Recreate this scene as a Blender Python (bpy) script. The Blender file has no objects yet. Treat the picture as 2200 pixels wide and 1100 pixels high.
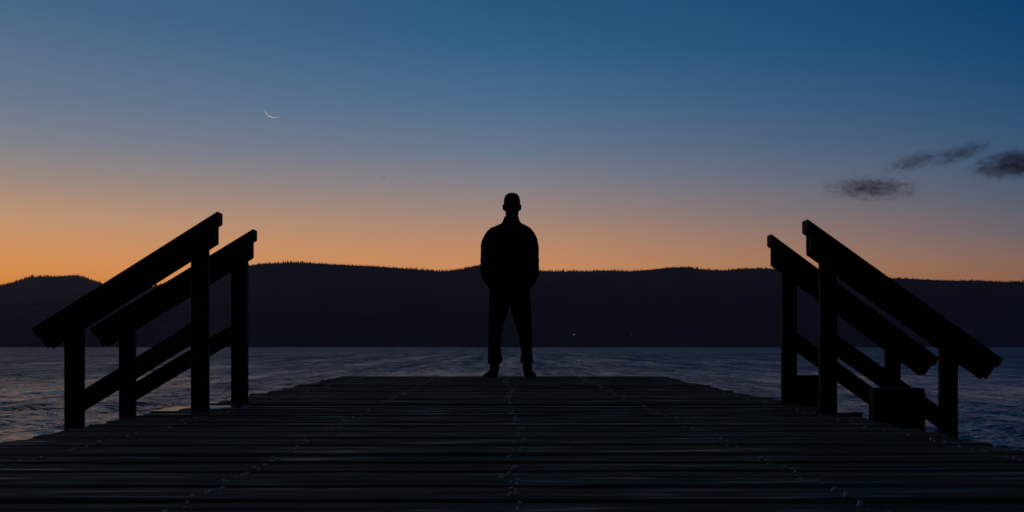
import bpy, bmesh, math, random
import numpy as np
from mathutils import Vector, Matrix

scene = bpy.context.scene
R = math.radians
random.seed(7)
rng = np.random.default_rng(11)

# ------------------------------------------------------------------ camera
FPX = 2500.0                       # focal length in photo pixels (2200 wide)
cam_d = bpy.data.cameras.new('camera')
cam_d.sensor_width = 36.0
cam_d.lens = 36.0 * FPX / 2200.0
cam_d.shift_y = 194.5 / 2200.0
cam_d.clip_start = 0.05
cam_d.clip_end = 40000.0
cam_d.dof.use_dof = True
cam_d.dof.focus_distance = 11.0
cam_d.dof.aperture_fstop = 11.0
cam = bpy.data.objects.new('camera', cam_d)
scene.collection.objects.link(cam)
CAMH = 0.332                       # low tripod on the boards
cam.location = (0, 0, CAMH)
cam.rotation_euler = (R(90), 0, 0)
scene.camera = cam

# ------------------------------------------------------------------ sky
def lin(c):
    c = c / 255.0
    return c / 12.92 if c <= 0.04045 else ((c + 0.055) / 1.055) ** 2.4
def L3(r, g, b): return (lin(r), lin(g), lin(b), 1.0)

world = bpy.data.worlds.new('World')
scene.world = world
world.use_nodes = True
wt = world.node_tree
wt.nodes.clear()
def N(tree, typ, **kw):
    n = tree.nodes.new(typ)
    for k, v in kw.items(): setattr(n, k, v)
    return n
def M(tree, op, a, b=None, clamp=False):
    n = tree.nodes.new('ShaderNodeMath'); n.operation = op; n.use_clamp = clamp
    for i, v in enumerate((a, b)):
        if v is None: continue
        if isinstance(v, (int, float)): n.inputs[i].default_value = v
        else: tree.links.new(v, n.inputs[i])
    return n.outputs[0]
tc = N(wt, 'ShaderNodeTexCoord')
nv = N(wt, 'ShaderNodeVectorMath', operation='NORMALIZE')
wt.links.new(tc.outputs['Generated'], nv.inputs[0])
sp = N(wt, 'ShaderNodeSeparateXYZ')
wt.links.new(nv.outputs[0], sp.inputs[0])
X, Y, Z = sp.outputs
elev = M(wt, 'MULTIPLY', M(wt, 'ARCSINE', Z), 180 / math.pi)         # degrees
hl = M(wt, 'SQRT', M(wt, 'ADD', M(wt, 'MULTIPLY', X, X), M(wt, 'MULTIPLY', Y, Y)))
GLOW = R(-42)                                                        # where the sun went down
dot = M(wt, 'DIVIDE', M(wt, 'ADD', M(wt, 'MULTIPLY', X, math.sin(GLOW)), M(wt, 'MULTIPLY', Y, math.cos(GLOW))), M(wt, 'MAXIMUM', hl, 1e-4))
az = M(wt, 'MULTIPLY', M(wt, 'ARCCOSINE', M(wt, 'MINIMUM', M(wt, 'MAXIMUM', dot, -1.0), 1.0)), 180 / math.pi)
efac = M(wt, 'DIVIDE', elev, 60.0, clamp=True)
def px_el(y, x):   # elevation in degrees of photo row y in column x
    return math.degrees(math.atan2(744.5 - y, math.hypot(FPX, x - 1100)))
def ramp(stops, x):
    n = N(wt, 'ShaderNodeValToRGB')
    cr = n.color_ramp
    pts = [((px_el(y, x) if y is not None else e) / 60.0, c) for (y, e, c) in stops]
    pts.sort(key=lambda p: p[0])
    while len(cr.elements) < len(pts): cr.elements.new(0.5)
    for i, (p, c) in enumerate(pts):
        cr.elements[i].position = p
    for i, (p, c) in enumerate(pts):
        cr.elements[i].color = L3(*c)
    wt.links.new(efac, n.inputs[0])
    return n.outputs[0]
HIGH = [(None, 40, (15, 42, 74)), (None, 60, (13, 31, 54))]
H_L, H_M, H_R = [(None, 26, (44, 76, 108))], [(None, 26, (26, 66, 102))], [(None, 26, (9, 56, 96))]
sky_left = ramp([(744, 0, (252, 140, 44)), (600, 0, (250, 160, 74)), (540, 0, (234, 162, 100)), (460, 0, (204, 159, 124)),
                 (380, 0, (165, 145, 133)), (300, 0, (132, 135, 145)), (200, 0, (106, 124, 147)), (100, 0, (90, 115, 143)), (0, 0, (72, 106, 138))] + H_L + HIGH, 0)
sky_mid = ramp([(744, 0, (236, 142, 70)), (575, 0, (226, 156, 102)), (520, 0, (203, 150, 114)), (460, 0, (168, 142, 130)),
                (390, 0, (136, 134, 143)), (320, 0, (106, 123, 146)), (220, 0, (76, 112, 146)), (100, 0, (48, 98, 138)), (0, 0, (36, 88, 128))] + H_M + HIGH, 1100)
sky_right = ramp([(744, 0, (176, 108, 62)), (605, 0, (165, 114, 82)), (560, 0, (149, 115, 98)), (500, 0, (118, 108, 114)),
                  (430, 0, (92, 101, 118)), (350, 0, (66, 93, 122)), (220, 0, (40, 82, 120)), (100, 0, (18, 72, 116)), (0, 0, (8, 66, 110))] + H_R + HIGH, 2200)
sky_back = ramp([(None, 0, (22, 23, 30)), (None, 6, (24, 28, 38)), (None, 15, (22, 31, 46))] + [(None, 28, (17, 32, 52)), (None, 60, (13, 31, 54))], 0)
def mixc(fac, a, b):
    n = N(wt, 'ShaderNodeMix', data_type='RGBA')
    wt.links.new(fac, n.inputs[0]); wt.links.new(a, n.inputs[6]); wt.links.new(b, n.inputs[7])
    return n.outputs[2]
def span(v, a, b, mode='LINEAR'):
    n = N(wt, 'ShaderNodeMapRange', interpolation_type=mode)
    n.inputs[1].default_value = a; n.inputs[2].default_value = b
    wt.links.new(v, n.inputs[0]); return n.outputs[0]
A_L, A_M, A_R = 42 - 23.75, 42.0, 42 + 23.75
c1 = mixc(span(az, A_L, A_M), sky_left, sky_mid)
c2 = mixc(span(az, A_M, A_R), c1, sky_right)
c3 = mixc(span(az, A_R, 130, 'SMOOTHSTEP'), c2, sky_back)
bg = N(wt, 'ShaderNodeBackground')
wt.links.new(c3, bg.inputs[0]); bg.inputs[1].default_value = 1.0
wo = N(wt, 'ShaderNodeOutputWorld')
wt.links.new(bg.outputs[0], wo.inputs[0])

scene.view_settings.view_transform = 'Standard'
scene.view_settings.look = 'None'
scene.view_settings.exposure = 0.0
scene.view_settings.gamma = 1.0
scene.view_settings.use_curve_mapping = False
scene.cycles.volume_step_rate = 0.2
scene.cycles.volume_max_steps = 256

# ------------------------------------------------------------------ helpers
COL = scene.collection
def obj(name, mesh, mat=None, parent=None, smooth=False):
    o = bpy.data.objects.new(name, mesh)
    COL.objects.link(o)
    if mat is not None and not mesh.materials: mesh.materials.append(mat)
    if parent is not None: o.parent = parent
    if smooth: mesh.polygons.foreach_set('use_smooth', [True] * len(mesh.polygons))
    return o
def tag(o, label=None, cat=None, group=None, kind=None):
    if label: o['label'] = label
    if cat: o['category'] = cat
    if group: o['group'] = group
    if kind: o['kind'] = kind
    return o
def empty(name, loc=(0, 0, 0), rz=0.0):
    o = bpy.data.objects.new(name, None); COL.objects.link(o)
    o.empty_display_size = 0.1
    o.location = loc; o.rotation_euler = (0, 0, rz)
    return o
def mesh_from(verts, faces, name='mesh'):
    m = bpy.data.meshes.new(name); m.from_pydata([tuple(v) for v in verts], [], faces); m.update(); return m
def bm_mesh(bm, name='mesh'):
    m = bpy.data.meshes.new(name); bm.to_mesh(m); bm.free(); return m
def prism(poly, axis_depth, y0):
    """poly: list of (x, z) corners; extruded from y0 to y0 + axis_depth."""
    n = len(poly)
    v = [(p[0], y0, p[1]) for p in poly] + [(p[0], y0 + axis_depth, p[1]) for p in poly]
    f = [tuple(range(n))[::-1], tuple(range(n, 2 * n))]
    f += [(i, (i + 1) % n, n + (i + 1) % n, n + i) for i in range(n)]
    return v, f
def solid(polys, bevel=0.004, segs=1, name='mesh'):
    bm = bmesh.new()
    for v, f in polys:
        vs = [bm.verts.new(p) for p in v]
        for q in f: bm.faces.new([vs[i] for i in q])
    bmesh.ops.recalc_face_normals(bm, faces=bm.faces)
    if bevel:
        bmesh.ops.bevel(bm, geom=list(bm.edges), offset=bevel, segments=segs, affect='EDGES', profile=0.6, clamp_overlap=True)
    return bm_mesh(bm, name)
def box(x0, x1, y0, y1, z0, z1):
    return prism([(x0, z0), (x1, z0), (x1, z1), (x0, z1)], y1 - y0, y0)

def material(name, color, rough=0.6, spec=0.5, metal=0.0):
    m = bpy.data.materials.new(name); m.use_nodes = True
    b = m.node_tree.nodes['Principled BSDF']
    b.inputs['Base Color'].default_value = (*color, 1)
    b.inputs['Roughness'].default_value = rough
    b.inputs['Specular IOR Level'].default_value = spec
    b.inputs['Metallic'].default_value = metal
    return m

def wood(name, dark, light, stretch, rough=(0.45, 0.75), bump=0.35, spec=0.35, wet=0.0):
    """weathered timber: grain runs along the axis with the smallest number in stretch"""
    m = material(name, dark, 0.6, spec)
    t = m.node_tree; b = t.nodes['Principled BSDF']
    co = N(t, 'ShaderNodeTexCoord'); info = N(t, 'ShaderNodeObjectInfo')
    off = N(t, 'ShaderNodeVectorMath', operation='ADD')
    comb = N(t, 'ShaderNodeCombineXYZ')
    for i, k in enumerate((37.0, 91.0, 53.0)):
        t.links.new(M(t, 'MULTIPLY', info.outputs['Random'], k), comb.inputs[i])
    t.links.new(co.outputs['Object'], off.inputs[0]); t.links.new(comb.outputs[0], off.inputs[1])
    mp = N(t, 'ShaderNodeMapping'); mp.inputs['Scale'].default_value = stretch
    t.links.new(off.outputs[0], mp.inputs[0])
    n1 = N(t, 'ShaderNodeTexNoise'); n1.inputs['Scale'].default_value = 3.0; n1.inputs['Detail'].default_value = 8.0; n1.inputs['Roughness'].default_value = 0.65
    n1.inputs['Distortion'].default_value = 0.6
    t.links.new(mp.outputs[0], n1.inputs[0])
    n2 = N(t, 'ShaderNodeTexNoise'); n2.inputs['Scale'].default_value = 2.2; n2.inputs['Detail'].default_value = 4.0
    t.links.new(off.outputs[0], n2.inputs[0])
    cr = N(t, 'ShaderNodeValToRGB')
    cr.color_ramp.elements[0].position = 0.3; cr.color_ramp.elements[0].color = (*dark, 1)
    cr.color_ramp.elements[1].position = 0.75; cr.color_ramp.elements[1].color = (*light, 1)
    mf = N(t, 'ShaderNodeMapping'); mf.inputs['Scale'].default_value = tuple(q * (0.5 if q < 5 else 2.6) for q in stretch)
    t.links.new(off.outputs[0], mf.inputs[0])
    n3 = N(t, 'ShaderNodeTexNoise'); n3.inputs['Scale'].default_value = 2.0; n3.inputs['Detail'].default_value = 5.0
    t.links.new(mf.outputs[0], n3.inputs[0])
    mixf = M(t, 'ADD', M(t, 'ADD', M(t, 'MULTIPLY', n1.outputs[0], 0.45), M(t, 'MULTIPLY', n3.outputs[0], 0.35)), M(t, 'MULTIPLY', n2.outputs[0], 0.20))
    mixf = M(t, 'ADD', mixf, M(t, 'MULTIPLY', M(t, 'SUBTRACT', info.outputs['Random'], 0.5), 0.25))
    t.links.new(mixf, cr.inputs[0]); t.links.new(cr.outputs[0], b.inputs['Base Color'])
    rr = N(t, 'ShaderNodeMapRange'); rr.inputs[1].default_value = 0.35; rr.inputs[2].default_value = 0.65
    rr.inputs[3].default_value = rough[0]; rr.inputs[4].default_value = rough[1]
    if wet > 0:
        mw = N(t, 'ShaderNodeMapping'); mw.inputs['Scale'].default_value = (2.6, 40.0, 6.0)
        t.links.new(off.outputs[0], mw.inputs[0])
        n4 = N(t, 'ShaderNodeTexNoise'); n4.inputs['Scale'].default_value = 1.0; n4.inputs['Detail'].default_value = 5.0
        t.links.new(mw.outputs[0], n4.inputs[0])
        t.links.new(n4.outputs[0], rr.inputs[0]); rr.inputs[1].default_value = 0.66; rr.inputs[2].default_value = 0.54
        t.links.new(rr.outputs[0], b.inputs['Roughness'])
    else:
        t.links.new(n2.outputs[0], rr.inputs[0]); t.links.new(rr.outputs[0], b.inputs['Roughness'])
    bp = N(t, 'ShaderNodeBump'); bp.inputs['Strength'].default_value = bump; bp.inputs['Distance'].default_value = 0.004
    t.links.new(M(t, 'ADD', M(t, 'MULTIPLY', n1.outputs[0], 0.6), M(t, 'MULTIPLY', n3.outputs[0], 0.8)), bp.inputs['Height']); t.links.new(bp.outputs[0], b.inputs['Normal'])
    return m

MAT_deck = wood('deck_wood', (0.030, 0.017, 0.0065), (0.34, 0.178, 0.068), (1.0, 60, 20), rough=(0.30, 0.80), bump=1.0, spec=0.25, wet=1.0)
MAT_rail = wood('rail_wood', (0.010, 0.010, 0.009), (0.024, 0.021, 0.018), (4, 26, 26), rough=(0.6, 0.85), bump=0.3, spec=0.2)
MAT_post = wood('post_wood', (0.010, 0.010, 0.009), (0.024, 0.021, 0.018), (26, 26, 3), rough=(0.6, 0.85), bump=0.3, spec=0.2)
MAT_under = wood('structural_timber', (0.02, 0.018, 0.015), (0.05, 0.045, 0.04), (20, 2, 20))
MAT_tread = wood('wet_tread_wood', (0.05, 0.045, 0.04), (0.13, 0.12, 0.10), (30, 2, 20), rough=(0.18, 0.3), bump=0.25, spec=0.5)
MAT_nail = material('galvanised_nail', (0.60, 0.44, 0.34), 0.36, 0.5, 1.0)

# ------------------------------------------------------------------ water
WATER = -1.0
WA = (0.8, 1.0, 2.5, 2.6)            # facet tilt at three wave sizes
def build_water():
    rr = [6.0]
    while rr[-1] < 2600:
        r = rr[-1]
        rr.append(r + 0.05 * max(1.0, (r / 15.0)) ** 1.5)
    rr = np.array(rr); sp_r = np.diff(rr, append=rr[-1] * 1.05)
    ang = np.linspace(R(-46), R(46), 860)
    Rr, A = np.meshgrid(rr, ang, indexing='ij')
    x = Rr * np.sin(A); y = Rr * np.cos(A)
    z = np.zeros_like(x)
    spc = sp_r[:, None]
    xsp = (rr * (ang[1] - ang[0]))[:, None]
    res = np.maximum(spc, xsp)
    for i in range(130):
        lam = 0.19 * (1.0 / 0.19) ** rng.random()
        th = rng.normal(R(-72), R(34))
        if i >= 90:                      # longer trains crossing the lake
            lam = 0.6 * (3.0 / 0.6) ** rng.random(); th = rng.normal(R(-86), R(9))
        k = 2 * math.pi / lam
        kx, ky = k * math.sin(th), k * math.cos(th)
        amp = 0.0021 * lam ** 0.95 * (0.5 + rng.random())
        att = np.clip((lam / (abs(math.sin(th)) + 0.02) / xsp - 2.0) / 3.0, 0, 1) * np.clip((lam / (abs(math.cos(th)) + 0.02) / spc - 2.0) / 3.0, 0, 1)
        ph = rng.random() * 6.283
        arg = kx * x + ky * y + ph
        z += att * amp * 1.35 * (np.sin(arg) + 0.25 * np.sin(2 * arg + 1.3))
    # gusts: calmer and rougher patches
    g = 0.75 + 0.35 * np.sin(x * 0.11 + 1.2 * np.sin(y * 0.05)) * np.sin(y * 0.07 + 0.9)
    z = z * g + WATER
    nr, na = x.shape
    verts = np.stack([x, y, z], -1).reshape(-1, 3)
    idx = np.arange(nr * na).reshape(nr, na)
    q = np.stack([idx[:-1, :-1], idx[:-1, 1:], idx[1:, 1:], idx[1:, :-1]], -1).reshape(-1, 4)[:, ::-1]
    base = len(verts)
    S = 12000.0
    extra = np.array([(-S, -S, WATER - 0.14), (S, -S, WATER - 0.14), (S, S, WATER - 0.14), (-S, S, WATER - 0.14)])
    verts = np.vstack([verts, extra]); q = np.vstack([q, [[base, base + 1, base + 2, base + 3]]])
    me = bpy.data.meshes.new('water')
    me.vertices.add(len(verts)); me.vertices.foreach_set('co', verts.astype(np.float32).ravel())
    me.loops.add(q.size); me.loops.foreach_set('vertex_index', q.astype(np.int32).ravel())
    me.polygons.add(len(q))
    me.polygons.foreach_set('loop_start', np.arange(0, q.size, 4, dtype=np.int32))
    me.polygons.foreach_set('use_smooth', np.ones(len(q), dtype=bool))
    me.update(calc_edges=True)
    return me
MAT_water = material('lake_water', (0.013, 0.048, 0.088), 0.10, 0.5)
t = MAT_water.node_tree; b = t.nodes['Principled BSDF']
b.inputs['IOR'].default_value = 1.333
geo = N(t, 'ShaderNodeNewGeometry')
# ruffled facets too small for the mesh: each noise field tips the normal
def VM(op, a, b_=None, sc=None):
    n = N(t, 'ShaderNodeVectorMath', operation=op)
    t.links.new(a, n.inputs[0])
    if b_ is not None:
        if isinstance(b_, tuple): n.inputs[1].default_value = b_
        else: t.links.new(b_, n.inputs[1])
    if sc is not None:
        if isinstance(sc, (int, float)): n.inputs['Scale'].default_value = sc
        else: t.links.new(sc, n.inputs['Scale'])
    return n.outputs[0]
gm = N(t, 'ShaderNodeMapping'); gm.inputs['Scale'].default_value = (0.012, 0.05, 1.0)
t.links.new(geo.outputs['Position'], gm.inputs[0])
gust = N(t, 'ShaderNodeTexNoise'); gust.inputs['Scale'].default_value = 1.0; gust.inputs['Detail'].default_value = 4
t.links.new(gm.outputs[0], gust.inputs[0])
lanes = None                       # wave trains and wind lanes running out across the lake
for sx, sy, w in ((2.6, 0.32, 0.9), (0.9, 0.07, 1.1), (0.30, 0.013, 1.1)):
    lm = N(t, 'ShaderNodeMapping'); lm.inputs['Scale'].default_value = (sx, sy, 1.0); lm.inputs['Rotation'].default_value = (0, 0, R(3))
    t.links.new(geo.outputs['Position'], lm.inputs[0])
    lnn = N(t, 'ShaderNodeTexNoise'); lnn.inputs['Scale'].default_value = 1.0; lnn.inputs['Detail'].default_value = 3; lnn.inputs['Roughness'].default_value = 0.6
    t.links.new(lm.outputs[0], lnn.inputs[0])
    q_ = M(t, 'MULTIPLY', M(t, 'SUBTRACT', lnn.outputs[0], 0.5), w)
    lanes = q_ if lanes is None else M(t, 'ADD', lanes, q_)
gfac = M(t, 'MAXIMUM', M(t, 'ADD', M(t, 'ADD', M(t, 'MULTIPLY', gust.outputs[0], 1.1), 0.45), M(t, 'MULTIPLY', lanes, 1.6)), 0.1)
tilt = None
for sc_, stretch, det, amt in ((0.4, (0.6, 0.7, 1), 5, WA[0]), (1.2, (0.6, 1.0, 1), 3, WA[1]), (7.0, (0.6, 1.4, 1), 3, WA[2]), (22.0, (0.8, 1.3, 1), 2, WA[3])):
    mp = N(t, 'ShaderNodeMapping'); mp.inputs['Scale'].default_value = stretch; mp.inputs['Rotation'].default_value = (0, 0, R(10 + sc_))
    t.links.new(geo.outputs['Position'], mp.inputs[0])
    n = N(t, 'ShaderNodeTexNoise'); n.inputs['Scale'].default_value = sc_; n.inputs['Detail'].default_value = det
    t.links.new(mp.outputs[0], n.inputs[0])
    d = VM('MULTIPLY', VM('SUBTRACT', n.outputs['Color'], (0.5, 0.5, 0.5)), (amt * 0.75, amt, 0.0))
    tilt = d if tilt is None else VM('ADD', tilt, d)
tilt = VM('SCALE', tilt, sc=gfac)
lc = N(t, 'ShaderNodeCombineXYZ'); t.links.new(M(t, 'MULTIPLY', lanes, -0.5), lc.inputs[1])
tilt = VM('ADD', tilt, lc.outputs[0])
nrm = VM('NORMALIZE', VM('ADD', geo.outputs['Normal'], tilt))
t.links.new(nrm, b.inputs['Normal'])
ln = N(t, 'ShaderNodeVectorMath', operation='LENGTH'); t.links.new(geo.outputs['Position'], ln.inputs[0])
rr = N(t, 'ShaderNodeMapRange', interpolation_type='SMOOTHSTEP')
rr.inputs[1].default_value = 8; rr.inputs[2].default_value = 110; rr.inputs[3].default_value = 0.24; rr.inputs[4].default_value = 0.44
t.links.new(ln.outputs['Value'], rr.inputs[0])
t.links.new(M(t, 'MULTIPLY', rr.outputs[0], M(t, 'ADD', M(t, 'MULTIPLY', gust.outputs[0], 0.6), M(t, 'ADD', M(t, 'MULTIPLY', lanes, 0.9), 0.7))), b.inputs['Roughness'])
tag(obj('water', build_water(), MAT_water), kind='structure')

# ------------------------------------------------------------------ hills
MAT_hill = material('forested_hillside', (0.04, 0.04, 0.042), 0.95, 0.0)
t = MAT_hill.node_tree; b = t.nodes['Principled BSDF']
geo = N(t, 'ShaderNodeNewGeometry')
n = N(t, 'ShaderNodeTexNoise'); n.inputs['Scale'].default_value = 0.006; n.inputs['Detail'].default_value = 8
t.links.new(geo.outputs['Position'], n.inputs[0])
cr = N(t, 'ShaderNodeValToRGB')
cr.color_ramp.elements[0].position = 0.3; cr.color_ramp.elements[0].color = (0.13, 0.085, 0.08, 1)
cr.color_ramp.elements[1].position = 0.7; cr.color_ramp.elements[1].color = (0.17, 0.115, 0.105, 1)
t.links.new(n.outputs[0], cr.inputs[0]); t.links.new(cr.outputs[0], b.inputs['Base Color'])
MAT_tree = material('conifer_foliage', (0.04, 0.045, 0.035), 0.95, 0.0)

MAIN = [(-900, 640), (-400, 650), (60, 655), (180, 640), (260, 628), (332, 614), (410, 592), (470, 578), (535, 569), (560, 566), (600, 564),
        (640, 563), (700, 566), (760, 569), (820, 572), (880, 576), (930, 581), (950, 582), (990, 577), (1030, 568), (1060, 566),
        (1110, 572), (1158, 581), (1200, 582), (1250, 582), (1300, 580), (1350, 582), (1400, 578), (1440, 573), (1470, 573), (1510, 578),
        (1550, 581), (1580, 577), (1640, 576), (1680, 577), (1760, 587), (1801, 597), (1870, 600), (1915, 598), (1940, 597), (2000, 600),
        (2050, 602), (2110, 602), (2150, 605), (2200, 605), (2400, 612), (2700, 600), (3100, 625)]
LEFT = [(-900, 650), (-500, 630), (-200, 624), (-60, 618), (0, 613), (30, 606), (60, 595), (100, 592), (125, 593), (140, 591), (168, 590), (190, 599),
        (220, 609), (260, 625), (400, 668)]
def interp(pts, x):
    xs = [p[0] for p in pts]; ys = [p[1] for p in pts]
    return np.interp(x, xs, ys)
def smooth(a, k):
    ker = np.hanning(k); ker /= ker.sum()
    return np.convolve(np.pad(a, k // 2, mode='edge'), ker, mode='valid')[:len(a)]
def build_hills(pts, xr, d_shore, d_ridge, seed, tree_px, hgt):
    """terrain whose crest has the outline of the ridge across the lake"""
    rg = np.random.default_rng(seed)
    cols = np.arange(xr[0], xr[1], 6.0)
    ridge = smooth(interp(pts, cols), 7) + tree_px
    nrow = 40
    verts = []
    und = sum(np.sin(cols / w + rg.random() * 6) * w / 400 for w in (37, 71, 150, 260))
    for i in range(nrow + 8):
        t_ = i / nrow
        if i <= nrow:
            d = d_shore + (d_ridge - d_shore) * t_ ** 0.9
            top = (744.5 - ridge) / FPX * d_ridge + CAMH
            prof = t_ ** 0.85
            fold = np.sin(cols / 55 + 3 * t_ + seed) * np.sin(cols / 23 + 5 * t_) * 18 * math.sin(math.pi * t_)
            z = WATER - 1 + (top - WATER + 1) * prof + fold * 0.35 * t_
            dd = d + und * 90 * math.sin(math.pi * min(t_, 1)) 
        else:
            dd = np.full_like(cols, d_ridge + (i - nrow) * 250.0)
            z = top - (i - nrow) ** 1.3 * 26
        xx = (cols - 1100) / FPX * dd
        verts.append(np.stack([xx, dd + 0 * cols, z + 0 * cols], -1))
    V = np.array(verts)
    nr, nc = V.shape[:2]
    idx = np.arange(nr * nc).reshape(nr, nc)
    F = np.stack([idx[:-1, :-1], idx[:-1, 1:], idx[1:, 1:], idx[1:, :-1]], -1).reshape(-1, 4)
    me = mesh_from(V.reshape(-1, 3), F.tolist())
    # conifers: along the crest and down the slope
    tv, tf = [], []
    def tree(p, h):
        k0 = len(tv); w = h * (0.22 + 0.14 * rg.random()); a0 = rg.random() * 6.28
        prof = [(0.0, 0.35), (0.12, 1.0), (0.42, 0.62), (0.40, 0.8), (0.7, 0.34), (0.68, 0.46)]
        n_ = 5
        for (q, s) in prof:
            for j in range(n_):
                a = a0 + j * 6.283 / n_
                s2 = s * w * (0.8 + 0.4 * rg.random())
                tv.append((p[0] + s2 * math.cos(a), p[1] + s2 * math.sin(a), p[2] + q * h - 0.5))
        tv.append((p[0], p[1], p[2] + h))
        for r_ in range(5):
            for j in range(n_):
                a, b_ = k0 + r_ * n_ + j, k0 + r_ * n_ + (j + 1) % n_
                tf.append((a, b_, b_ + n_, a + n_))
        for j in range(n_):
            tf.append((k0 + 5 * n_ + j, k0 + 5 * n_ + (j + 1) % n_, k0 + 6 * n_))
    x = xr[0] + 10
    dens = np.sin(np.arange(5000) * 0.13) 
    while x < xr[1] - 12:
        c = (x - xr[0]) / 6.0; i = int(c); f = c - i
        for back in (0, 1, -2):
            row = nrow + back
            p = V[row, i] * (1 - f) + V[row, i + 1] * f
            if back == 0 or rg.random() < 0.6:
                p = p.copy(); p[0] += rg.normal() * 3
                s = (0.5 + 0.5 * rg.random()) * (1.0 + 0.35 * math.sin(x / 31.0) * math.sin(x / 83.0))
                if rg.random() < 0.10: s *= 1.4
                tree(p, hgt * s)
        x += 0.5 + rg.random() * 1.7
    for k in range(2600):
        i = rg.integers(2, nc - 2); r_ = int(3 + (nrow - 4) * rg.random() ** 0.7)
        f = rg.random(); p = V[r_, i] * (1 - f) + V[r_, i + 1] * f
        tree(p, hgt * (0.5 + 0.4 * rg.random()))
    return me, mesh_from(tv, tf), V
me, tm, VH = build_hills(LEFT, (-900, 420), 3600, 7000, 5, 1.5, 13)
tag(obj('hill', me, MAT_hill, smooth=True), kind='structure')
tag(obj('far_forest', tm, MAT_tree), 'conifer forest covering the low farther hill at the left', 'forest', kind='stuff')
me, tm, VM = build_hills(MAIN, (-900, 3100), 2200, 4500, 9, 1.5, 7.3)
tag(obj('hills', me, MAT_hill, smooth=True), kind='structure')
tag(obj('forest', tm, MAT_tree), 'conifer forest covering the long ridge across the lake', 'forest', kind='stuff')

# ------------------------------------------------------------------ air
haze = bpy.data.materials.new('dusk_air'); haze.use_nodes = True
ht = haze.node_tree; ht.nodes.clear()
hv = N(ht, 'ShaderNodeVolumePrincipled'); ho = N(ht, 'ShaderNodeOutputMaterial')
hv.inputs['Color'].default_value = (1.0, 0.76, 0.82, 1)
hv.inputs['Density'].default_value = 4.2e-5
hv.inputs['Anisotropy'].default_value = 0.35
ht.links.new(hv.outputs[0], ho.inputs['Volume'])
tag(obj('haze', solid([box(-12600, 12600, -12600, 12600, -3.0, 480)], 0), haze), 'thin dusk air between the pier and the far hills', 'haze', kind='stuff')

# ------------------------------------------------------------------ pier frame of reference
TH = math.atan((1100 - 1080) / FPX)        # the pier runs a touch left of the view axis
SL = 6.5 / FPX                             # and rises a touch
def P(u, v, w=0.0):
    return Vector((u * math.cos(TH) - v * math.sin(TH), u * math.sin(TH) + v * math.cos(TH), w + SL * v))

# ------------------------------------------------------------------ pier
pier = empty('pier', (0, 0, 0), TH)
pier.rotation_euler = Matrix.Rotation(TH, 3, 'Z').to_4x4().to_euler()
pier.matrix_world = Matrix.Rotation(TH, 4, 'Z') @ Matrix.Rotation(math.atan(SL), 4, 'X')
tag(pier, 'weathered wooden pier of cross boards running out over the lake', 'pier')
V_END = 11.86
def plank_mesh(u0, u1, width, rg, thick=0.045):
    """one board with cupped top, worn arrises and a slightly wandering edge"""
    ns = 26
    prof = [(-0.5, -1.0), (-0.5, -0.16), (-0.46, -0.04), (-0.42, 0.0), (-0.2, 0.0), (0.0, 0.0), (0.2, 0.0), (0.42, 0.0), (0.46, -0.04), (0.5, -0.16), (0.5, -1.0)]
    cup = rg.normal(0.0012, 0.0018); tilt = rg.normal(0, 0.009); bow = rg.normal(0, 0.0010); ph = rg.random() * 6
    w1 = rg.random() * 6
    vs = []
    for i in range(ns + 1):
        s = i / ns; u = u0 + (u1 - u0) * s
        dz = bow * math.sin(math.pi * s * 2 + ph) + 0.0004 * math.sin(u * 7 + w1) + rg.normal(0, 0.0004)
        tw = tilt * (0.6 + 0.6 * math.sin(s * 3.1 + ph))
        dv = 0.0008 * math.sin(u * 3 + ph)
        for (a, c) in prof:
            v = a * width + dv + (rg.normal(0, 0.0009) if abs(a) > 0.44 else 0)
            z = c * thick + dz + tw * v + (cup * (abs(a) * 2) ** 2 if c > -0.9 else 0)
            vs.append((u, v, z))
    k = len(prof); f = []
    for i in range(ns):
        for j in range(k):
            a, b_ = i * k + j, i * k + (j + 1) % k
            f.append((a, a + k, b_ + k, b_))
    f.append(tuple(range(k))); f.append(tuple(range(ns * k, ns * k + k))[::-1])
    m = mesh_from(vs, f)
    bm = bmesh.new(); bm.from_mesh(m); bmesh.ops.recalc_face_normals(bm, faces=bm.faces); bm.to_mesh(m); bm.free()
    return m
PITCH = 0.112
nails = []
v = V_END - PITCH / 2
ROWS = [-1.345, -0.655, 0.045, 0.745, 1.46]
pi_ = 0
STAIR_L = (5.60, 6.50); STAIR_R = (5.45, 6.50)
while v > -3.0:
    rg = rng
    near = v < 5.7
    ul = -(1.665 if near else 1.60) + rg.normal(0, 0.009)
    ur = 1.595 + rg.normal(0, 0.012)
    if not near and rg.random() < 0.15: ul += rg.normal(0, 0.015)
    if abs(v - 7.9) < PITCH / 2: ul = -1.70
    if abs(v - 5.66) < PITCH / 2: ul = -1.72
    if STAIR_R[0] - 0.05 < v < STAIR_R[1]: ur = 1.605
    if 7.0 > v > 6.45: ur = 1.625
    if v > V_END - PITCH: ul, ur = -1.64, 1.68
    w = PITCH - 0.011 - abs(rg.normal(0, 0.003))
    o = obj('plank', plank_mesh(ul, ur, w, rg), MAT_deck, pier, smooth=False)
    z0 = rg.normal(0, 0.0032)
    if rg.random() < 0.08: z0 += 0.006
    o.location = (0, v + rg.normal(0, 0.0012), z0)
    for ri, u in enumerate(ROWS):
        for s in (-1, 1):
            if rg.random() < 0.17: continue
            wob = 0.012
            un = u + rg.normal(0, wob) + (0.02 * math.sin(v * 1.7) if ri == 2 else 0)
            nails.append((un, v + s * (w * 0.24) + rg.normal(0, 0.006), z0 + 0.001 + rg.normal(0, 0.0012), rg.normal(0, 0.16), rg.normal(0, 0.16), 0.0046 + 0.0014 * rg.random()))
    v -= PITCH
    pi_ += 1
nv_, nf_ = [], []
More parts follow.
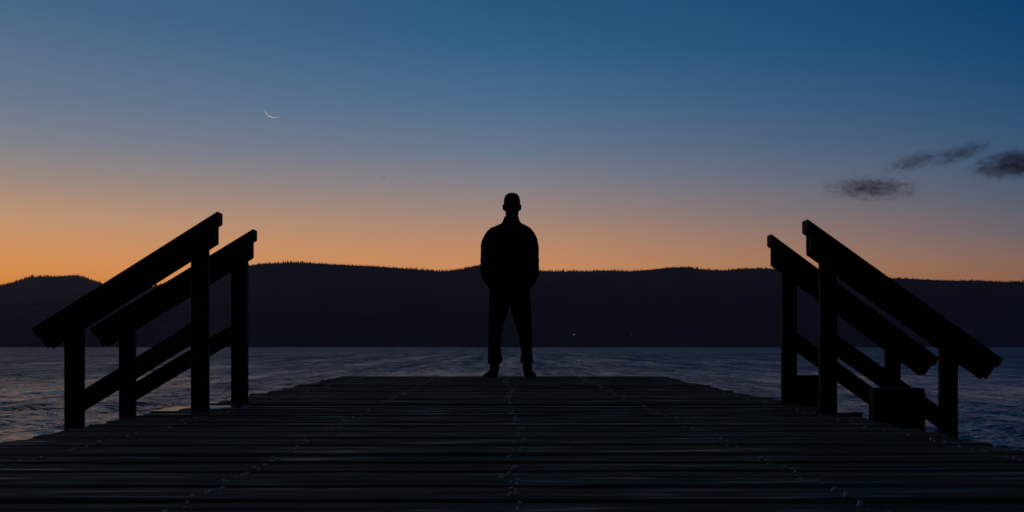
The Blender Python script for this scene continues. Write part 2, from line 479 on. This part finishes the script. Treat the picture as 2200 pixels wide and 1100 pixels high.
for (u, v, z, ta, tb, r_) in nails:
    k0 = len(nv_); n_ = 8
    for ring, (s, dz) in enumerate(((1.0, -0.002), (1.0, 0.0014), (0.62, 0.0036))):
        for j in range(n_):
            a = j * 6.2832 / n_
            du, dv = r_ * s * math.cos(a), r_ * s * math.sin(a)
            nv_.append((u + du, v + dv, z + dz + ta * du + tb * dv))
    nv_.append((u, v, z + 0.0043))
    for q in range(2):
        for j in range(n_):
            a, b_ = k0 + q * n_ + j, k0 + q * n_ + (j + 1) % n_
            nf_.append((a, b_, b_ + n_, a + n_))
    for j in range(n_): nf_.append((k0 + 16 + j, k0 + 16 + (j + 1) % n_, k0 + 24))
tag(obj('nail_heads', mesh_from(nv_, nf_), MAT_nail, pier), kind='stuff')
for u in ROWS:
    uu = max(min(u, 1.50), -1.50)
    obj('joist', solid([box(uu - 0.035, uu + 0.035, -3.0, V_END - 0.06, -0.245, -0.052)], 0.004), MAT_under, pier)
for v in (0.6, 4.3, 8.0, 11.4):
    obj('cross_beam', solid([box(-1.5, 1.5, v - 0.08, v + 0.08, -0.43, -0.25)], 0.005), MAT_under, pier)
    for u in (-1.25, 1.25):
        bm = bmesh.new()
        bmesh.ops.create_cone(bm, cap_ends=True, segments=14, radius1=0.13, radius2=0.12, depth=2.2, matrix=Matrix.Translation((u, v, -0.44 - 1.1)))
        obj('pile', bm_mesh(bm), MAT_under, pier, smooth=True)

# ------------------------------------------------------------------ stair rails
def stair_rail(side, v0, post_hi, post_lo, top_hi, slope, low_end, mid_top, mid_h, low_base, label, depth_total):
    """side -1 left / +1 right; all u positive (mirrored), heights above the deck.
    post_*: (u_in, u_out). top_hi: (u, z) of the cap's upper corner. low_end: u of the lower upper-corner"""
    root = empty('stair_rail', P(side * post_hi[0], v0), TH)
    tag(root, label, 'handrail', 'sloping wooden handrails of the pier steps')
    o_u = side * post_hi[0]
    def U(u): return side * u - o_u
    n_ = math.hypot(1, slope); cs, sn = 1 / n_, slope / n_
    def top(u): return top_hi[1] - (u - top_hi[0]) * slope
    cap_t, bd = 0.048, depth_total - 0.048
    W = 0.088                       # post depth
    bt = 0.021                      # side board thickness
    # cap: upper end square to the ground, lower end square to the board
    def strip(ua, ub, off0, off1, sq_low=True, sq_high=False):
        """strip lying off0..off1 (perpendicular) below the top line; ub end cut square to the board"""
        pts = []
        a0 = (ua, top(ua) - off0 / cs); a1 = (ua, top(ua) - off1 / cs)
        if sq_low:
            b0 = (ub - off0 * sn, top(ub) - off0 * cs); b1 = (ub - off1 * sn, top(ub) - off1 * cs)
        else:
            b0 = (ub, top(ub) - off0 / cs); b1 = (ub, top(ub) - off1 / cs)
        return [(U(p[0]), p[1]) for p in (a0, a1, b1, b0)]
    y0 = -0.004
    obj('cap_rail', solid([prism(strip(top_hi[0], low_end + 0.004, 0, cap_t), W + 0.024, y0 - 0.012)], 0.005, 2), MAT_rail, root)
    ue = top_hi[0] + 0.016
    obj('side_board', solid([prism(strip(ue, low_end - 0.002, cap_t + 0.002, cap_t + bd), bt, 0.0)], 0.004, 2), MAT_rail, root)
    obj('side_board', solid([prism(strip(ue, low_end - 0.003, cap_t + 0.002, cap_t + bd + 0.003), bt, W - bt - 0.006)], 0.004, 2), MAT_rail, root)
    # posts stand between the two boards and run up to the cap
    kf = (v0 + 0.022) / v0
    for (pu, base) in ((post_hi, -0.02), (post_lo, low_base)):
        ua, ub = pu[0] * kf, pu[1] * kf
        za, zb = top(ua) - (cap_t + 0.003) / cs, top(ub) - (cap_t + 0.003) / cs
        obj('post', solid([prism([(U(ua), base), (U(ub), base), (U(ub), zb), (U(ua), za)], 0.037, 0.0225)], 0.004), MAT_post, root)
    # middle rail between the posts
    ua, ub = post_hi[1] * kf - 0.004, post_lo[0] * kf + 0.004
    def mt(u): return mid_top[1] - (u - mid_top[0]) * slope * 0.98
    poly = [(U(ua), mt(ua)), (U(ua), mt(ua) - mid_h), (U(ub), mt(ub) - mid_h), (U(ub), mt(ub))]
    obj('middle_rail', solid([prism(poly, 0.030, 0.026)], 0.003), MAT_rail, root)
    return root
def uz(px, py, scale):   # photo pixel in a rail's own plane -> (|u|, height above deck)
    return abs(px - 1080) / scale, (738 - py) / scale + CAMH
S_LN, S_LF, S_RN, S_RF = 145 / CAMH, 130 / CAMH, 149 / CAMH, 130 / CAMH
def make(side, S, posts, top, low, mid_top, mid_px, depth, label):
    v0 = FPX / S
    th = uz(*top, S); lo = uz(*low, S)
    slope = (th[1] - lo[1]) / (lo[0] - th[0])
    ph = sorted(uz(x, 800, S)[0] for x in posts[0]); pl = sorted(uz(x, 800, S)[0] for x in posts[1])
    mt = uz(*mid_top, S)
    return stair_rail(side, v0, ph, pl, th, slope, lo[0], mt, mid_px / S, -1.6, label, depth)
make(-1, S_LN, ((411, 448), (140, 180)), (470, 455), (75, 705), (411, 692.5), 46, 0.119, 'left nearer sloping timber handrail, tallest one left of the man')
make(-1, S_LF, ((497, 532), (257, 291)), (546, 492.5), (198, 705), (497, 697), 39, 0.120, 'left farther sloping timber handrail, lower end tucked behind the nearer one')
make(1, S_RN, ((1764, 1801), (2024, 2062)), (1735, 470.5), (2156, 771), (1801, 717.5), 46, 0.122, 'right nearer sloping timber handrail, reaching farthest toward the right edge')
make(1, S_RF, ((1682, 1714), (1906, 1938)), (1657, 502.5), (2018, 769), (1714, 712.5), 42, 0.123, 'right farther sloping timber handrail, partly hidden behind the nearer right rail')

MAT_film = material('water_film', (0.02, 0.015, 0.01), 0.30, 0.5)
def puddle(u, v, ru, rv, seed, label):
    root_loc = P(u, v, 0.0045)
    vs, fs = [(0, 0, 0.0018)], []
    n_ = 40
    for q, zz in ((0.8, 0.0016), (1.0, -0.004)):
        for j in range(n_):
            a = j * 2 * math.pi / n_
            k = q * (1 + 0.16 * math.sin(2 * a + seed) + 0.10 * math.sin(5 * a + 2 * seed) + 0.05 * math.sin(9 * a))
            vs.append((ru * k * math.cos(a), rv * k * math.sin(a), zz))
    for j in range(n_):
        j2 = (j + 1) % n_
        fs.append((0, 1 + j, 1 + j2)); fs.append((1 + j, 1 + n_ + j, 1 + n_ + j2, 1 + j2))
    o = obj('puddle', mesh_from(vs, fs), MAT_film, smooth=True)
    o.location = root_loc; o.rotation_euler = (math.atan(SL), 0, TH)
    tag(o, label, 'puddle')
puddle(-1.47, 6.02, 0.125, 0.19, 1.3, 'small pale wet patch on the boards between two left upper posts')

# ------------------------------------------------------------------ steps down to the water
def steps(side, v0, v1, label):
    root = empty('pier_steps', P(side * 1.7, v0), TH)
    tag(root, label, 'steps', 'wooden steps down the sides of the pier')
    slope = 0.68
    L = v1 - v0
    for k in range(5):
        u0 = -0.075 + k * 0.27; z = -0.008 - k * 0.185
        wdt = 0.15 if k == 0 else 0.26
        a, b_ = side * u0, side * (u0 + wdt)
        o = obj('tread', solid([box(min(a, b_), max(a, b_), 0.05, L - 0.05, z - 0.045, z)], 0.005, 2), MAT_tread, root)
        if k == 0: u1 = 0
    for yy in (0.0, L - 0.045):
        a = [(0.0, -0.02), (0.10, -0.03), (1.22, -0.03 - 1.12 * slope), (1.22, -0.25 - 1.12 * slope), (0.0, -0.25)]
        obj('stringer', solid([prism([(side * (x - 0.085), z) for x, z in a], 0.042, yy)], 0.004), MAT_under, root)
steps(-1, 5.82, 6.36, 'wooden steps between the two left handrails, pale wet top tread')
steps(1, 5.67, 6.36, 'wooden steps between the two right handrails, leading down from the pier edge')

# ------------------------------------------------------------------ blocks beside the right rails
MAT_block = material('dark_rubber', (0.004, 0.005, 0.006), 0.55, 0.12)
t = MAT_block.node_tree
nn = N(t, 'ShaderNodeTexNoise'); nn.inputs['Scale'].default_value = 40; nn.inputs['Detail'].default_value = 6
bb = N(t, 'ShaderNodeBump'); bb.inputs['Strength'].default_value = 0.3; bb.inputs['Distance'].default_value = 0.003
t.links.new(nn.outputs[0], bb.inputs['Height']); t.links.new(bb.outputs[0], t.nodes['Principled BSDF'].inputs['Normal'])
def block(u0, u1, v0, dv, ztop, label):
    root = empty('mooring_block', P((u0 + u1) / 2, v0, 0), TH)
    tag(root, label, 'mooring block', 'squat dark mooring blocks flanking the right steps')
    hw = (u1 - u0) / 2
    bm = bmesh.new()
    v_, f_ = box(-hw, hw, 0, dv, -1.7, ztop)
    vs = [bm.verts.new(p) for p in v_]
    for q in f_: bm.faces.new([vs[i] for i in q])
    bmesh.ops.recalc_face_normals(bm, faces=bm.faces)
    bmesh.ops.bevel(bm, geom=list(bm.edges), offset=0.016, segments=3, affect='EDGES', profile=0.5)
    obj('body', bm_mesh(bm), MAT_block, root, smooth=False)
s5 = FPX / 5.2
block((1866 - 1080) / (FPX / 5.29), (1993 - 1080) / s5, 5.2, 0.09, CAMH - 96 / s5, 'squat black block with rounded corners in front of nearer right rail')
block(1.625, 1.865, 6.62, 0.09, 0.150, 'squat black block seen between the two upper posts of right rails')

# ------------------------------------------------------------------ person
def loft(rings, n=28):
    """rings: (cx, cy, cz, rx, ry, [power]) stacked; closed solid"""
    v, f = [], []
    for r in rings:
        cx, cy, cz, rx, ry = r[:5]; pw = r[5] if len(r) > 5 else 1.0
        for j in range(n):
            a = j * 2 * math.pi / n
            c, s = math.cos(a), math.sin(a)
            v.append((cx + rx * math.copysign(abs(c) ** pw, c), cy + ry * math.copysign(abs(s) ** pw, s), cz))
    for i in range(len(rings) - 1):
        for j in range(n):
            a, b_ = i * n + j, i * n + (j + 1) % n
            f.append((a, b_, b_ + n, a + n))
    f.append(tuple(range(n))[::-1]); f.append(tuple(range((len(rings) - 1) * n, len(rings) * n)))
    return v, f
def tube(pts, n=18, sub=5):
    """pts: (x,y,z,r[,ry]); rings perpendicular to the path"""
    P_ = [Vector(p[:3]) for p in pts]; Rr = [p[3] for p in pts]
    path, rad = [], []
    for i in range(len(P_) - 1):
        p0 = P_[max(i - 1, 0)]; p1 = P_[i]; p2 = P_[i + 1]; p3 = P_[min(i + 2, len(P_) - 1)]
        for k in range(sub):
            s = k / sub
            q = 0.5 * ((2 * p1) + (-p0 + p2) * s + (2 * p0 - 5 * p1 + 4 * p2 - p3) * s * s + (-p0 + 3 * p1 - 3 * p2 + p3) * s ** 3)
            path.append(q); rad.append(Rr[i] * (1 - s) + Rr[i + 1] * s)
    path.append(P_[-1]); rad.append(Rr[-1])
    v, f = [], []
    for i, q in enumerate(path):
        d = (path[min(i + 1, len(path) - 1)] - path[max(i - 1, 0)]).normalized()
        a = d.cross(Vector((0.05, 1, 0.02))).normalized(); b_ = d.cross(a).normalized()
        for j in range(n):
            t_ = j * 2 * math.pi / n
            v.append(tuple(q + (a * math.cos(t_) + b_ * math.sin(t_)) * rad[i]))
    for i in range(len(path) - 1):
        for j in range(n):
            x0, x1 = i * n + j, i * n + (j + 1) % n
            f.append((x0, x1, x1 + n, x0 + n))
    f.append(tuple(range(n))[::-1]); f.append(tuple(range((len(path) - 1) * n, len(path) * n)))
    return v, f
def ball(c, r):
    v, f = [], []
    n, m = 18, 10
    rings = []
    for i in range(1, m):
        a = math.pi * i / m
        rings.append((c[0], c[1], c[2] - r[2] * math.cos(a), r[0] * math.sin(a), r[1] * math.sin(a)))
    return loft(rings, n)
def fused(name, parts, mat, parent, voxel=0.007, smooth_it=4, wrinkle=None):
    v, f = [], []
    for pv, pf in parts:
        k = len(v); v += list(pv); f += [tuple(i + k for i in q) for q in pf]
    me = mesh_from(v, f)
    bm = bmesh.new(); bm.from_mesh(me); bmesh.ops.recalc_face_normals(bm, faces=bm.faces); bm.to_mesh(me); bm.free()
    o = obj(name, me, mat, parent, smooth=True)
    rm = o.modifiers.new('remesh', 'REMESH'); rm.mode = 'VOXEL'; rm.voxel_size = voxel; rm.use_smooth_shade = True
    sm = o.modifiers.new('smooth', 'SMOOTH'); sm.iterations = smooth_it; sm.factor = 0.5
    if wrinkle:
        tx = bpy.data.textures.new(name + '_folds', 'CLOUDS'); tx.noise_scale = wrinkle[0]; tx.noise_depth = 2
        d = o.modifiers.new('folds', 'DISPLACE'); d.texture = tx; d.strength = wrinkle[1]; d.mid_level = 0.5; d.texture_coords = 'LOCAL'
    return o
def fabric(name, c, rough=0.9):
    m = material(name, c, rough, 0.12)
    t = m.node_tree
    nn = N(t, 'ShaderNodeTexNoise'); nn.inputs['Scale'].default_value = 55; nn.inputs['Detail'].default_value = 5
    co = N(t, 'ShaderNodeTexCoord'); t.links.new(co.outputs['Object'], nn.inputs[0])
    bb = N(t, 'ShaderNodeBump'); bb.inputs['Strength'].default_value = 0.25; bb.inputs['Distance'].default_value = 0.003
    t.links.new(nn.outputs[0], bb.inputs['Height']); t.links.new(bb.outputs[0], t.nodes['Principled BSDF'].inputs['Normal'])
    return m
MAT_jacket = fabric('black_jacket', (0.006, 0.006, 0.007))
MAT_trouser = fabric('dark_trousers', (0.006, 0.006, 0.008))
MAT_shoe = material('dark_shoe_leather', (0.005, 0.005, 0.005), 0.8, 0.05)
MAT_skin = material('skin', (0.06, 0.036, 0.027), 0.6, 0.2)
MAT_hair = fabric('short_dark_hair', (0.006, 0.005, 0.005))

VM_ = FPX * CAMH / 74.0
SM = FPX / VM_                          # px per metre where he stands
X0 = 1097
man = empty('person', P((X0 - 1080) / SM, VM_, 0.002), 0.0)
tag(man, 'man seen from behind in dark jacket standing at the pier end, hands in pockets', 'person')
def mx(px): return (px - X0) / SM
def mz(py): return (812 - py) / SM
hx = mx(1100)
head = [(hx, 0.005, mz(470), 0.060, 0.060), (hx, 0.006, mz(464), 0.0605, 0.062), (hx, 0.010, mz(459), 0.063, 0.068), (hx, 0.018, mz(454), 0.067, 0.084),
        (hx, 0.022, mz(448), 0.073, 0.094), (hx, 0.018, mz(441), 0.077, 0.099), (hx, 0.012, mz(434), 0.0785, 0.102), (hx, 0.006, mz(427), 0.074, 0.097), (hx, 0.002, mz(421), 0.062, 0.082),
        (hx, 0.0, mz(417.5), 0.042, 0.058), (hx, 0.0, mz(415.8), 0.016, 0.02)]
arms = []
parts = [loft(head)]
parts.append(loft([(hx, 0.0, mz(500), 0.075, 0.07), (hx, 0.0, mz(478), 0.06, 0.06), (hx, 0.004, mz(460), 0.056, 0.06)]))
for s, ex in ((-1, 1083), (1, 1117)):
    parts.append(ball((mx(ex) , 0.006, mz(445.5)), (0.016, 0.022, 0.034)))       # ears
parts.append(ball((hx, 0.118, mz(446)), (0.014, 0.022, 0.024)))                 # nose
parts.append(ball((hx, 0.098, mz(457)), (0.030, 0.022, 0.018)))                 # chin
parts.append(ball((hx, 0.100, mz(452.5)), (0.024, 0.016, 0.007)))               # mouth
parts.append(ball((hx, 0.096, mz(440)), (0.052, 0.018, 0.010)))                 # brow
body = fused('body', parts, MAT_skin, man, 0.0045, 3)
MAT_eye = material('eye', (0.5, 0.5, 0.5), 0.2, 0.5)
for s in (-1, 1):
    me = mesh_from(*ball((hx + s * 0.031, 0.106, mz(442.8)), (0.011, 0.008, 0.007)))
    obj('eye', me, MAT_eye, body, smooth=True)
hair = [(r[0], r[1] - 0.007, r[2] + (0.003 if i > 3 else 0), r[3] * (0.97 if i == 4 else 1.0) + 0.0015, r[4] * 0.98 + 0.002) for i, r in enumerate(head) if i >= 4]
fused('hair', [loft(hair)], MAT_hair, man, 0.006, 3)
# hands inside the trouser pockets, wrists showing
for s, hxp in ((-1, 1058), (1, 1133)):
    x = mx(hxp)
    pr = [tube([(x + s * 0.010, 0.055, 0.905, 0.030), (x, 0.075, 0.865, 0.029), (x - s * 0.006, 0.085, 0.83, 0.036), (x - s * 0.01, 0.085, 0.79, 0.034)])]
    for k in range(4):
        fx = x - s * (0.035 - 0.017 * k)
        pr.append(tube([(fx, 0.088, 0.80, 0.0095), (fx - s * 0.003, 0.092, 0.765, 0.009), (fx - s * 0.006, 0.088, 0.725 + 0.006 * abs(k - 1), 0.0075)], 10, 3))
    pr.append(tube([(x - s * 0.03, 0.08, 0.85, 0.012), (x - s * 0.048, 0.092, 0.825, 0.011), (x - s * 0.055, 0.10, 0.80, 0.009)], 10, 3))
    fused('hand', pr, MAT_skin, man, 0.005, 1)
cx = mx(1096)
jk = [(cx, 0.0, mz(628), 0.183, 0.128, 0.85), (cx, 0.0, mz(612), 0.186, 0.132, 0.85), (cx, 0.0, mz(590), 0.19, 0.132, 0.85), (cx, 0.0, mz(560), 0.196, 0.13, 0.85), (cx, 0.0, mz(530), 0.204, 0.128, 0.85),
      (cx, 0.0, mz(510), 0.208, 0.122, 0.85), (cx, 0.0, mz(499), 0.200, 0.112, 0.85), (mx(1096.5), 0.0, mz(491), 0.190, 0.098), (mx(1097.5), 0.0, mz(485.5), 0.148, 0.088), (mx(1098), 0.0, mz(480.5), 0.098, 0.080),
      (mx(1098), 0.0, mz(476), 0.083, 0.078), (mx(1098.2), 0.0, mz(470), 0.073, 0.074), (mx(1098.5), 0.002, mz(465), 0.067, 0.070)]
parts = [loft(jk, 36)]
for s, pts in ((-1, [(1082, 512, -.0, .055), (1066, 503.5, -.0, .067), (1055.3, 511, -.0, .068), (1048, 525, -.01, .064), (1046, 550, -.03, .061), (1045.5, 578, -.045, .060), (1047.5, 592, -.02, .057), (1052, 603, .025, .050), (1057.5, 612, .065, .044), (1061, 619, .085, .043)]),
               (1, [(1112, 512, -.0, .055), (1127, 503.5, -.0, .067), (1136.2, 511, -.0, .068), (1142, 525, -.01, .064), (1144, 550, -.03, .061), (1144.8, 578, -.045, .060), (1143.5, 592, -.02, .057), (1139, 603, .025, .050), (1133.5, 612, .065, .044), (1130, 619, .085, .043)])):
    parts.append(tube([(mx(px), y, mz(py), r) for (px, py, y, r) in pts], 20, 4))
fused('jacket', parts, MAT_jacket, man, 0.0065, 3, (0.085, 0.017))
legL = [(1071.5, 640, .10), (1071.5, 660, .096), (1068.5, 680, .0875), (1064.5, 700, .0705), (1063, 720, .0640), (1062.2, 740, .0630), (1062.5, 760, .0655), (1063.3, 773, .0735), (1063, 781, .0640)]
legR = [(1118, 640, .10), (1118.8, 660, .098), (1121, 680, .094), (1125.5, 700, .0765), (1128, 720, .0640), (1129.8, 740, .0580), (1131.5, 760, .0535), (1131.5, 772, .0630), (1132.5, 780, .0650)]
parts = [loft([(mx(1094.8), 0.0, mz(612), 0.182, 0.118, .85), (mx(1094.8), 0.0, mz(628), 0.190, 0.122, .85), (mx(1094.8), -0.004, mz(642), 0.193, 0.124, .85), (mx(1094.8), -0.002, mz(652), 0.195, 0.115, .85), (mx(1094.5), 0, mz(657), 0.185, 0.10, .85)], 36)]
for lg in (legL, legR):
    parts.append(loft([(mx(px), 0.0 - 0.01 * (py > 690), mz(py), r, max(r * 0.98, 0.062)) for (px, py, r) in reversed(lg)], 24))
fused('trousers', parts, MAT_trouser, man, 0.006, 2, (0.06, 0.010))
def shoe(hxp, toxp, axp, label=None):
    h = Vector((mx(hxp), -0.085, 0)); tdir = Vector((mx(toxp) - mx(hxp), 0.27, 0)).normalized()
    side = Vector((tdir.y, -tdir.x, 0))
    secs = [(0.0, .038, .050), (0.03, .048, .066), (0.08, .048, .074), (0.14, .050, .058), (0.20, .054, .044), (0.25, .048, .036), (0.285, .029, .03)]
    v, f = [], []; n = 16
    for (s, hw, ht) in secs:
        c = h + tdir * s
        for j in range(n):
            a = j * 2 * math.pi / n
            z = ht * (0.5 + 0.5 * math.sin(a)); z = max(z, 0.0)
            w = hw * math.copysign(abs(math.cos(a)) ** 0.7, math.cos(a))
            v.append(tuple(c + side * w + Vector((0, 0, z))))
    for i in range(len(secs) - 1):
        for j in range(n):
            a, b_ = i * n + j, i * n + (j + 1) % n; f.append((a, b_, b_ + n, a + n))
    f.append(tuple(range(n))[::-1]); f.append(tuple(range((len(secs) - 1) * n, len(secs) * n)))
    parts = [(v, f), tube([(mx(hxp) , -0.045, 0.03, .036), (mx(axp), -0.03, 0.085, .046), (mx(axp), -0.015, 0.125, .046), (mx(axp), -0.010, 0.16, .046)], 18, 3)]
    o = fused('shoe', parts, MAT_shoe, man, 0.005, 2)
    poly = []
    sv, sf = [], []
    outl = [(-0.006, .026), (0.02, .036), (0.08, .036), (0.14, .043), (0.20, .052), (0.25, .048), (0.288, .028)]
    ring = [h + tdir * s + side * w for s, w in outl] + [h + tdir * s - side * w for s, w in reversed(outl)]
    k = len(ring)
    sv = [(p.x, p.y, 0.0) for p in ring] + [(p.x, p.y, 0.016) for p in ring]
    sf = [tuple(range(k)), tuple(range(k, 2 * k))[::-1]] + [(i, (i + 1) % k, k + (i + 1) % k, k + i) for i in range(k)]
    obj('sole', mesh_from(sv, sf), MAT_shoe, o)
shoe(1061, 1046, 1062.5)
shoe(1135.5, 1142, 1133)

# ------------------------------------------------------------------ moon
def emis(name, c, s):
    m = bpy.data.materials.new(name); m.use_nodes = True; t = m.node_tree; t.nodes.clear()
    e = N(t, 'ShaderNodeEmission'); e.inputs[0].default_value = (*c, 1); e.inputs[1].default_value = s
    o = N(t, 'ShaderNodeOutputMaterial'); t.links.new(e.outputs[0], o.inputs[0]); return m
D = 20000.0
def far(px, py, d): return Vector(((px - 1100) / FPX * d, d, (744.5 - py) / FPX * d + CAMH))
mc = far(587.8, 234.1, D); mr = 19.2 / FPX * D
fwd = (Vector((0, 0, CAMH)) - mc).normalized()
rt = fwd.cross(Vector((0, 0, 1))).normalized() * -1; up = rt.cross(fwd) * -1
if up.z < 0: up = -up
mid_dir = math.atan2(-0.90, -0.42)       # bright limb points down and a little left
mv, mf = [], []
na, nb = 48, 6
THK = 0.12
for i in range(na + 1):
    a = R(-68) + R(136) * i / na
    taper = math.cos(a * 90 / 70) if abs(a) < R(70) else 0
    for j in range(nb + 1):
        q = j / nb
        # point on the sphere between limb (q=0) and terminator (q=1)
        rad = 1 - THK * max(taper, 0.0) * q
        ex, ey = math.cos(mid_dir + a) * rad, math.sin(mid_dir + a) * rad
        dep = math.sqrt(max(0.0, 1 - ex * ex - ey * ey))
        mv.append(mc + (rt * ex + up * ey + fwd * dep) * mr)
for i in range(na):
    for j in range(nb):
        a = i * (nb + 1) + j; mf.append((a, a + 1, a + nb + 2, a + nb + 1))
tag(obj('moon', mesh_from(mv, mf), emis('moonlit_surface', (0.66, 0.58, 0.56), 0.7)), 'thin pale crescent moon in the upper left sky', 'moon')

# ------------------------------------------------------------------ clouds
def cloud_mat(name, dens, nscale, seed, lo):
    m = bpy.data.materials.new(name); m.use_nodes = True; t = m.node_tree; t.nodes.clear()
    out = N(t, 'ShaderNodeOutputMaterial'); pv = N(t, 'ShaderNodeVolumePrincipled')
    pv.inputs['Color'].default_value = (0.25, 0.48, 0.85, 1)
    pv.inputs['Anisotropy'].default_value = 0.0
    co = N(t, 'ShaderNodeTexCoord')
    ln = N(t, 'ShaderNodeVectorMath', operation='LENGTH'); t.links.new(co.outputs['Object'], ln.inputs[0])
    edge = M(t, 'SUBTRACT', 1.0, ln.outputs['Value'], clamp=True)
    mp = N(t, 'ShaderNodeMapping'); mp.inputs['Location'].default_value = (seed, seed * 2.3, seed * 0.7); mp.inputs['Scale'].default_value = (1.5, 1.0, 0.75)
    mp.inputs['Rotation'].default_value = (0, R(24), 0)
    t.links.new(co.outputs['Object'], mp.inputs[0])
    n = N(t, 'ShaderNodeTexNoise'); n.inputs['Scale'].default_value = nscale; n.inputs['Detail'].default_value = 9; n.inputs['Roughness'].default_value = 0.68
    n.inputs['Distortion'].default_value = 0.9
    t.links.new(mp.outputs[0], n.inputs[0])
    v1 = M(t, 'SUBTRACT', M(t, 'ADD', n.outputs[0], M(t, 'MULTIPLY', edge, 0.28)), lo)
    v1 = M(t, 'MULTIPLY', M(t, 'MAXIMUM', v1, 0.0), dens)
    v1 = M(t, 'MULTIPLY', v1, M(t, 'MULTIPLY', edge, 3.0, clamp=True))
    t.links.new(v1, pv.inputs['Density'])
    t.links.new(pv.outputs[0], out.inputs['Volume'])
    return m
CD = 9000.0
def cloud(px, py, wpx, hpx, tilt, dens, nscale, seed, lo, label, group=None):
    bm = bmesh.new(); bmesh.ops.create_icosphere(bm, subdivisions=3, radius=1.0)
    o = obj('cloud', bm_mesh(bm), cloud_mat('cloud_vapour_%d' % seed, dens, nscale, seed, lo))
    o.location = far(px, py, CD); k = CD / FPX
    o.scale = (wpx / 2 * k, wpx / 4 * k, hpx / 2 * k); o.rotation_euler = (0, -R(tilt), 0)
    tag(o, label, 'cloud', group)
G = 'small dark clouds at the right'
cloud(1872, 404, 290, 78, -2, 0.060, 5.0, 3, 0.625, 'broken wispy dark cloud lowest and leftmost of the right clouds', G)
cloud(1965, 346, 190, 60, 14, 0.042, 4.2, 8, 0.605, 'faint small cloud between the lowest wispy cloud and the streak above', G)
cloud(2066, 329, 180, 52, 20, 0.050, 3.8, 14, 0.59, 'small slanting dark cloud streak, highest of the right clouds', G)
cloud(2205, 348, 310, 84, 9, 0.060, 3.6, 21, 0.565, 'densest dark blue cloud cut by the right frame edge', G)
cloud(822, 383, 26, 18, 30, 0.022, 1.6, 31, 0.5, 'tiny lone cloud speck between the moon and the man')

# ------------------------------------------------------------------ lamps on the far shore
def shore_lamp(px, py, strength, rad, label):
    c = int((px + 900) / 6.0)
    best = min(range(3, 36), key=lambda r: abs((744.5 - (VM[r, c, 2] - CAMH) / VM[r, c, 1] * FPX) - py))
    p = Vector(VM[best, c]); p.x = (px - 1100) / FPX * p.y
    d = p.y - 140
    q = Vector(((px - 1100) / FPX * d, d, (744.5 - py) / FPX * d + CAMH))
    root = empty('shore_lamp', (q.x, q.y, q.z - 9)); tag(root, label, 'lamp', 'lamps on the far shore')
    bm = bmesh.new(); bmesh.ops.create_icosphere(bm, subdivisions=2, radius=rad, matrix=Matrix.Translation((0, 0, 9)))
    obj('bulb', bm_mesh(bm), emis('lamp_glow', (1.0, 0.72, 0.28), strength), root)
    bm = bmesh.new(); bmesh.ops.create_cone(bm, cap_ends=True, segments=6, radius1=0.2, radius2=0.12, depth=9 + 14, matrix=Matrix.Translation((0, 0, (9 - 14) / 2 - rad)))
    obj('pole', bm_mesh(bm), MAT_post, root)
shore_lamp(1233, 719, 0.3, 1.1, 'brighter yellow lamp low on the dark hillside right of the man')
shore_lamp(1356, 719, 0.035, 1.1, 'faint lamp on the hillside, upper one of the faint pair')
shore_lamp(1346, 731, 0.025, 1.0, 'faintest lamp just above the far waterline')
